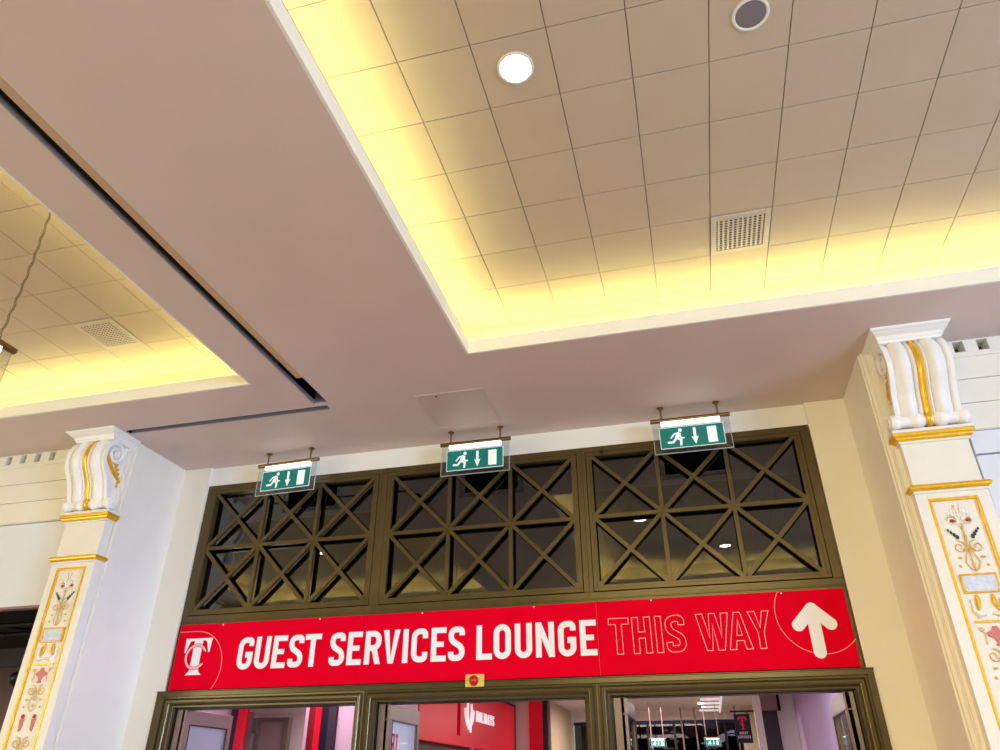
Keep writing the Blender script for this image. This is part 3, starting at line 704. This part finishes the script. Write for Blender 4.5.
outl([(0, 0), (.046, 0), (.056, .062), (.110, .062), (.120, 0), (.166, 0), (.106, h), (.060, h)], .249); outl([(.063, .100), (.103, .100), (.083, .215)], .249)
outl([(0, h), (.050, h), (.076, .148), (.104, h), (.152, h), (.099, .115), (.099, 0), (.055, 0), (.055, .115)], .412)
ob.build('outline_lettering', 'vinyl_thin', sg)
ar = MB()
def disc(mb, cx, cz, rr, f, d, n=24): mb.prism([(cx+rr*math.cos(2*pi*i/n), cz+rr*math.sin(2*pi*i/n)) for i in range(n)], f, 0, d)
for a, c in (((.873, .852), (.873, 1.155)), ((.873, 1.158), (.760, 1.046)), ((.873, 1.158), (.986, 1.046))): line(ar, [a, c], .088, P, .0025+.001*c[0])
for cx, cz in ((.873, .852), (.873, 1.160), (.760, 1.046), (.986, 1.046)): disc(ar, cx, cz, .044, P, .0045+.001*cx+.0007*cz)
ar.build('arrow', 'vinyl', sg)
ac = MB()
def arc(mb, cx, cz, rr, a0, a1, wd, f, d, n=40): line(mb, [(cx+rr*math.cos(math.radians(a0+(a1-a0)*i/n)), cz+rr*math.sin(math.radians(a0+(a1-a0)*i/n))) for i in range(n+1)], wd, f, d)
arc(ac, .912, 1.138, .300, 148, 317, .004, P, .0012); ac.build('line_arc', 'vinyl_thin', sg); ac = MB()
line(ac, [(-4.566, 1.235), (-4.38, 1.235)], .004, P, .0012); arc(ac, -4.38, .93, .305, 90, -37, .004, P, .0012)
ac.build('line_arc', 'vinyl_thin', sg)
em = MB()
em.prism([(-4.482, 1.174), (-4.210, 1.174), (-4.222, 1.055), (-4.232, 1.052), (-4.265, 1.150), (-4.305, 1.155), (-4.305, .93), (-4.300, .895), (-4.268, .864), (-4.428, .864), (-4.396, .895), (-4.390, .93), (-4.390, 1.155), (-4.432, 1.150), (-4.466, 1.052), (-4.476, 1.055)], P, 0, .0022)
em.build('emblem', 'vinyl', sg)
e2 = MB(); arc(e2, -4.352, 1.017, .098, 28, 322, .030, P, .0030); e2.build('emblem_gap', 'sign_red', sg)
e3 = MB(); arc(e3, -4.352, 1.017, .092, 30, 318, .005, P, .0036); arc(e3, -4.352, 1.017, .103, 24, 326, .007, P, .0036); e3.build('emblem_ring', 'vinyl', sg)
for x, z in ((-4.129, 1.282), (-3.168, 1.285), (-2.216, 1.285), (-1.248, 1.285), (-.297, 1.285), (.682, 1.284)):
    MB().lathe([(.006, -.001), (.0055, -.004), (.002, -.005)], (x, FR, z), 'y', 10).build('screw', 'vinyl', sg)

# brass indicator lamp between banner and doors
il = thing('indicator_lamp', 'small brass plate with a red dome lamp below the banner sign', 'lamp', (-1.738, 5.95, .69+E))
MB().box(-1.816, -1.663, 5.935, 5.952, .692, .785).build('plate', 'brass_plate', il, bevel=.002)
MB().lathe([(.040, 0), (.039, -.012), (.030, -.028), (.015, -.038), (.002, -.040)], (-1.745, 5.935, .738), 'y', 24).build('dome', 'red_dome', il, smooth=True)
for x in (-1.805, -1.675): MB().lathe([(.004, 0), (.003, -.003)], (x, 5.935, .738), 'y', 8).build('screw', 'brass', il)

# ------------------------------------------------------------------ hanging exit signs
def make_exit(label):
    t = thing('exit_sign', label, 'exit sign', (0, 0, 0)); t['_at'] = (0, 0, 0)
    # local frame: origin on the soffit midway between the two roses, facing -Y
    L = dict(lift=False)
    b = MB(); b.tube([(-.333, 0, -.125), (.333, 0, -.125)], .019, 14); b.build('tube', 'brass', t, smooth=True, **L)
    for s in (-1, 1):
        rs = MB(); rs.lathe([(.028, 0), (.030, -.006), (.016, -.014), (.010, -.030), (.006, -.034)], (s*.236, 0, 0), n=18); rs.build('ceiling_rose', 'brass', t, smooth=True, **L)
        ch = MB(); ch.tube([(s*.236, 0, -.03), (s*.236, 0, -.11)], .0045, 6)
        for k in range(3): ch.tube([(s*.236+.009*math.cos(a), 0 if k % 2 else .009*math.sin(a)*.2, -.045-.024*k+.014*math.sin(a)) for a in [2*pi*j/10 for j in range(10)]], .0022, 5, True)
        ch.build('chain', 'chain', t, **L)
    MB().box(-.245, .245, -.020, .014, -.176, -.143).build('light_bar', 'strip', t, **L)
    MB().box(-.318, .318, -.004, .004, -.430, -.140).build('acrylic_panel', 'acrylic', t, **L)
    eg = MB(); ring(eg, -.321, .321, -.434, -.139, .004, -.0045, .0045); eg.build('panel_edge', 'acrylic_edge', t, **L)
    sgn = MB().box(-.262, .262, -.009, -.0045, -.388, -.200).build('green_sign', 'sign_green', t, **L)
    MB().box(-.262, .262, .0045, .008, -.388, -.200).build('sign_back', 'black', t, **L)
    bd = MB(); ring(bd, -.266, .266, -.392, -.197, .004, -.0095, -.0045); bd.build('sign_border', 'white_lit', sgn, **L)
    f = lambda a, c, d: (a, -.009-d, c)
    z = -.294
    mn = MB()
    disc(mn, -.092, z+.062, .016, f, .002, 14)
    def st(ps, wd): line(mn, ps, wd, f, .002)
    st([(-.100, z+.040), (-.128, z-.008)], .034)                               # torso
    st([(-.104, z+.040), (-.146, z+.030), (-.176, z-.006)], .013)             # trailing arm
    st([(-.100, z+.020), (-.088, z-.012), (-.062, z-.010)], .013)             # leading arm
    st([(-.126, z-.006), (-.092, z-.030), (-.098, z-.078)], .018)             # leading leg
    st([(-.128, z-.006), (-.158, z-.044), (-.205, z-.044)], .018)             # trailing leg
    mn.build('running_figure', 'white_lit', sgn, **L)
    aw = MB(); aw.prism(rect(.014, .036, z-.02, z+.074), f, 0, .002); aw.prism([(-.004, z-.005), (.025, z-.078), (.054, z-.005), (.025, z-.020)], f, 0, .002); aw.build('arrow', 'white_lit', sgn, **L)
    MB().prism(rect(.128, .204, z-.074, z+.070), f, 0, .002).build('doorway_symbol', 'white_lit', sgn, **L)
    return t
ex = make_exit('hanging green running-man exit sign above the left doors, nearest the left column')
ex.location = (-3.62, 5.79, H+E); ex.rotation_euler.z = math.radians(-3)
for x, y, lb, rz in ((-1.722, 5.775, 'hanging green running-man exit sign in the middle, under the access hatch', 0), (.192, 5.765, 'hanging green running-man exit sign above the right doors, over THIS WAY', 0)):
    c = copy_tree(ex); c.location = (x, y, H+E); c.rotation_euler.z = rz; c['label'] = lb
for x, lb in ((-.77, 'small distant exit sign in the lobby seen through the right doorway, left one'), (.077, 'small distant exit sign in the lobby seen through the right doorway, right one')):
    c = copy_tree(ex); c.location = (x, 13.0, .72+E); c.rotation_euler.z = 0; c['label'] = lb; c.scale = (.40, .40, .40)
    for s_ in (-1, 1):
        rod = MB().tube([(s_*.236, 0, 0), (s_*.236, 0, 1.2)], .012, 6).build('suspension_rod', 'mauve', None, lift=False); rod.parent = c
# exit sign on long chains hanging at the edge of the left coffer
t = thing('hanging_sign', 'brass-tubed hanging sign on a long chain at the far left edge', 'sign', (-3.283, 2.17, 2.0+E))
MB().tube([(-3.283, 2.487, 1.993), (-3.283, 1.83, 1.993)], .019, 14).build('tube', 'brass', t, smooth=True)
for y in (2.385, 1.93):
    ch = MB(); n = 58; zt, zb = H, 2.012
    for k in range(n):
        zc = zt-(zt-zb)*(k+.5)/n; sway = .012*math.sin(pi*k/n*1.0)+.004*math.sin(k*.9); a = k % 2; pts = []
        for j in range(8):
            an = 2*pi*j/8; u = .006*math.cos(an); pts.append((-3.283-.006+(u if a else 0), y+sway+(0 if a else u), zc+.0105*math.sin(an)))
        ch.tube(pts, .0019, 4, True)
    ch.build('chain', 'chain', t)
MB().box(-3.287, -3.279, 1.85, 2.475, 1.69, 1.978).build('acrylic_panel', 'acrylic', t)
MB().box(-3.293, -3.273, 1.92, 2.41, 1.94, 1.975).build('light_bar', 'strip', t)
MB().box(-3.295, -3.288, 1.90, 2.42, 1.73, 1.915).build('green_sign', 'sign_green', t)

# ------------------------------------------------------------------ behind the doors
ST = dict(kind='structure')
tag(MB().box(-5.2, 1.6, 6.12, 16, 1.2, 1.26).build('ceiling', 'int_ceiling'), 'pinkish white ceiling of the vestibule and lobby', 'ceiling', **ST)
tag(MB().box(-5.2, -5.1, 6.15, 7.8, -1.6, 1.2).build('wall_left', 'pink_wall'), 'pale pink side wall inside the left doorway', 'wall', **ST)
# wall at the back of the left bay with shop window
b = MB(); b.box(-3.78, -2.9, 7.75, 7.85, -1.6, 1.2); b.box(-5.1, -5.05, 7.75, 7.85, -1.6, 1.2); b.box(-4.16, -4.10, 7.75, 7.85, -1.6, 1.2)
tag(b.build('wall_back', 'pink_wall'), 'lilac pink wall piece inside the left doorway', 'wall', **ST)
sw = thing('shopfront', 'red framed gift shop window inside the left doorway', 'shop window', (-4.5, 7.75, 0))
MB().box(-4.952, -4.872, 7.70, 7.80, -1.6, 1.2).build('red_post', 'int_red', sw)
MB().box(-5.05, -4.955, 7.72, 7.80, -1.6, 1.2).build('grey_post', 'charcoal', sw)
MB().box(-4.095, -4.02, 7.70, 7.85, -1.6, 1.2).build('red_post', 'int_red_dark', sw, label='dark red post')
MB().box(-4.02, -3.95, 7.70, 7.85, -1.6, 1.2).build('red_post', 'int_red', sw)
MB().box(-3.945, -3.87, 7.71, 7.85, -1.6, 1.2).build('dark_post', 'navy', sw)
MB().box(-3.87, -3.785, 7.71, 7.85, -1.6, 1.2).build('grey_post', 'charcoal', sw)
MB().box(-4.872, -4.16, 7.76, 7.77, -1.6, 1.2).build('window_pane', 'clear_glass', sw)
b = MB(); b.box(-7.5, -2.95, 10.0, 10.1, -1.6, .92); tag(b.build('wall_back', 'pink_wall'), 'back wall of the gift shop', 'wall', **ST)
tag(MB().box(-7.5, -2.95, 7.86, 10.1, .90, .95).build('ceiling', 'paint_white'), 'cream ceiling of the gift shop', 'ceiling', **ST)
tag(MB().box(-6.21, -6.02, 9.6, 9.75, -1.6, .9).build('trim_7', 'mauve'), 'mauve panel in the gift shop', 'trim', **ST)
dc = thing('display_case', 'dark framed display case at the back of the gift shop', 'display case', (-5.5, 9.5, 0))
b = MB(); ring(b, -5.76, -5.28, -1.6, .80, .05, 9.4, 9.5); b.box(-5.80, -5.74, 9.38, 9.5, .62, .80); b.build('case_frame', 'brown_slat', dc)
MB().box(-5.71, -5.33, 9.46, 9.5, -1.55, .75).build('case_panel', 'mauve', dc)

# travel shop fascia on the corridor wall
fs = thing('shop_fascia', 'red HOLIDAYS shop fascia with glowing white emblem inside the middle doorway', 'shop sign', (-2.9, 10, .43+E))
b = MB(); b.box(-2.97, -2.9, 7.80, 9.17, .435, 1.10); b.box(-2.97, -2.9, 9.31, 12.17, .435, 1.10); b.box(-2.97, -2.9, 9.17, 9.31, .435, .54); b.build('fascia_board', 'int_red', fs)
MB().box(-2.97, -2.955, 9.17, 9.31, .54, 1.10).build('slot', 'int_red_dark', fs)
MB().box(-2.97, -2.89, 7.80, 12.17, 1.10, 1.13).build('top_edge', 'charcoal', fs)
MB().box(-2.97, -2.89, 12.18, 12.19, .435, 1.13).build('end_edge', 'charcoal', fs)
fx = -2.898
PF = lambda u, z, d: (fx+d, u, z)
lg = MB()
line(lg, [(9.60, .99), (9.585, .85), (9.60, .74), (9.64, .64)], .060, PF, .012); line(lg, [(9.75, .93), (9.76, .84), (9.72, .74), (9.72, .60)], .055, PF, .013)
line(lg, [(9.47, .86), (9.50, .76), (9.57, .68)], .045, PF, .014); line(lg, [(9.85, .86), (9.83, .77), (9.75, .70)], .04, PF, .015)
lg.build('emblem', 'logo_lit', fs)
ht = MB(); xw = 9.98
for ch in 'HOLIDAYS':
    ww = .022 if ch == 'I' else .088
    put(ht, ch, xw, .745, ww, .125, .021, PF, .012); xw += ww+.036
ht.build('lettering', 'logo_lit', fs)
tag(MB().box(-3.1, -2.98, 7.86, 12.2, -1.6, 1.2).build('wall_left', 'brown_slat'), 'brown slatted wall under the red fascia', 'wall', **ST)
b = MB(); b.box(-3.0, -2.66, 12.22, 12.35, -1.6, 1.2); tag(b.build('wall_back', 'paint_white'), 'white return wall past the red fascia', 'wall', **ST)
tag(MB().box(-2.67, -2.46, 12.18, 12.35, -1.6, 1.2).build('trim_8', 'int_red'), 'glossy red pillar past the travel shop', 'trim', **ST)
tag(MB().box(-2.46, -2.38, 12.2, 12.35, -1.6, 1.2).build('trim_9', 'charcoal'), 'dark pillar edge beside the red pillar', 'trim', **ST)
b = MB()
for a, c in ((12.3, 12.9), (12.905, 14.2)): b.box(-2.45, -2.35, a, c, -1.6, 1.2)
tag(b.build('wall_left', 'beige_wall', bevel=.003), 'beige panelled corridor wall beyond the red pillar', 'wall', **ST)
tag(MB().box(-2.45, -2.35, 14.2, 14.5, -1.6, 1.2).build('trim_10', 'cream'), 'pale edge strip of the corridor wall', 'trim', **ST)
# lobby end: bulkhead panels, dark shopfront
bk = MB()
xx = -2.35
for x in (-1.95, -1.55, -1.2, -.85, -.5, .0, .35, .60):
    bk.box(xx+.004, x-.004, 14.5, 14.56, 1.035, 1.2); xx = x
tag(bk.build('wall_back', 'int_ceiling'), 'white panelled bulkhead over the lobby shopfront', 'wall', **ST)
ls = thing('shopfront', 'dark glazed shopfront with blue head rail at the end of the lobby', 'shop window', (-.9, 14.6, 0))
MB().box(-2.35, .60, 14.52, 14.6, .985, 1.03).build('head_rail', 'blue_trim', ls)
MB().box(-2.35, .60, 14.60, 14.61, -1.6, .985).build('window_pane', 'smoked_glass', ls)
MB().box(-2.35, .60, 15.4, 15.45, -1.6, 1.1).build('backdrop', 'navy', ls)
b = MB()
for x in (-1.9, -1.45, -1.02, -.55, -.02, .32): b.box(x-.02, x+.02, 14.56, 14.62, -1.6, .985)
b.build('mullion', 'black', ls)
for i, (x, z) in enumerate(((-.72, .80), (-.60, .77), (-.50, .74), (-.66, .72), (-.45, .70), (-.36, .68), (-.62, .66), (-.54, .62))):
    tag(MB().ball((x, 14.9, z+.1), .028, 8, (1.6, 1, .6)).build('pendant_lamp', 'small_lamp'), 'one of the small warm lamps glimpsed behind the lobby shopfront', 'lamp', group='small lamps behind the lobby shopfront')
for i, x in enumerate((-1.21, -.93, -.40, -.17, .50)):
    tag(MB().tube([(x, 14.0, 1.2), (x+.02, 14.0, -1.6)], .012, 8).build('glass_fin_rod', 'mauve'), ['slim vertical rod before the lobby shopfront, by the open leaf', 'slim vertical rod left of the first small exit sign', 'slim vertical rod between the two small exit signs, left', 'slim vertical rod between the two small exit signs, right', 'slim vertical rod behind the hanging navy sign'][i], 'rod', group='rods before the lobby shopfront')
cl = thing('ceiling_raft', 'white slatted light raft under the lobby ceiling', 'ceiling light', (.1, 12.3, 1.1+E))
for k, y in enumerate((11.2, 11.8, 12.4, 13.0, 13.6)):
    MB().box(-.08+.05*(k%2), .24, y, y+.10, 1.10, 1.125).build('slat', 'int_lit', cl)
MB().box(.24, .27, 11.2, 13.7, 1.08, 1.10).build('rail', 'int_lit', cl); MB().box(.08, .10, 11.2, 13.7, 1.14, 1.20).build('hanger', 'white_plastic', cl)
downlight(-.79, 12.2, 'small square-looking downlight in the lobby ceiling through the right doorway', z=1.2, glow='lamp', r=.07)
# right side of lobby
tag(MB().box(.60, 1.6, 14.0, 14.1, -1.6, 1.2).build('wall_back', 'beige_wall'), 'beige wall behind the navy hanging sign', 'wall', **ST)
tag(MB().box(.70, .80, 11.94, 12.08, -1.6, 1.2).build('trim_11', 'paint_white'), 'white post beside the dark side door', 'trim', **ST)
dd = thing('door_4', 'dark grey side door at the right of the lobby', 'door', (.95, 12.6, 0), kind='structure')
b = MB(); b.box(.83, 1.06, 12.55, 12.65, -1.6, 1.0); b.build('door_panel', 'charcoal', dd)
MB().box(.83, 1.10, 12.30, 12.65, 1.0, 1.2).build('door_head', 'mauve', dd)
MB().box(1.06, 1.10, 12.30, 12.36, .98, 1.19).build('door_closer', 'black', dd)
tag(MB().box(1.06, 1.35, 12.6, 12.7, -1.6, 1.2).build('wall_back', 'paint_white'), 'pale wall beside the dark side door', 'wall', **ST)
tag(MB().box(1.32, 1.45, 6.15, 12.6, -1.6, 1.2).build('wall_right', 'lilac'), 'lilac wall inside the right doorway', 'wall', **ST)
hs = thing('hanging_sign', 'small navy GUEST SERVICES blade sign with a red T emblem', 'sign', (.52, 12.0, .6+E))
MB().tube([(.36, 12.0, .955), (.705, 12.0, .955)], .012, 8).build('bracket', 'navy', hs)
for x in (.43, .60): MB().box(x-.006, x+.006, 11.995, 12.005, .915, .95).build('hanger', 'navy', hs)
bd = MB().box(.405, .625, 11.985, 12.015, .545, .918).build('board', 'navy', hs)
f = XZ(11.984); b = MB(); b.prism([(.455, .885), (.575, .885), (.575, .835), (.560, .835), (.545, .862), (.528, .862), (.528, .735), (.548, .715), (.482, .715), (.502, .735), (.502, .862), (.485, .862), (.470, .835), (.455, .835)], f, 0, .003); arc(b, .515, .80, .035, 40, 320, .008, f, .004)
b.build('emblem', 'film_red', bd)
b = MB(); xw = .455
for ch in 'GUEST': put(b, ch, xw, .655, .018, .034, .0058, f, .003); xw += .0245
xw = .424
for ch in 'SERVICES':
    ww = .006 if ch == 'I' else .018; put(b, ch, xw, .605, ww, .034, .0058, f, .003); xw += ww+.0065
b.build('lettering', 'vinyl', bd)

for o in S.objects:
    if '_at' in o: del o['_at']
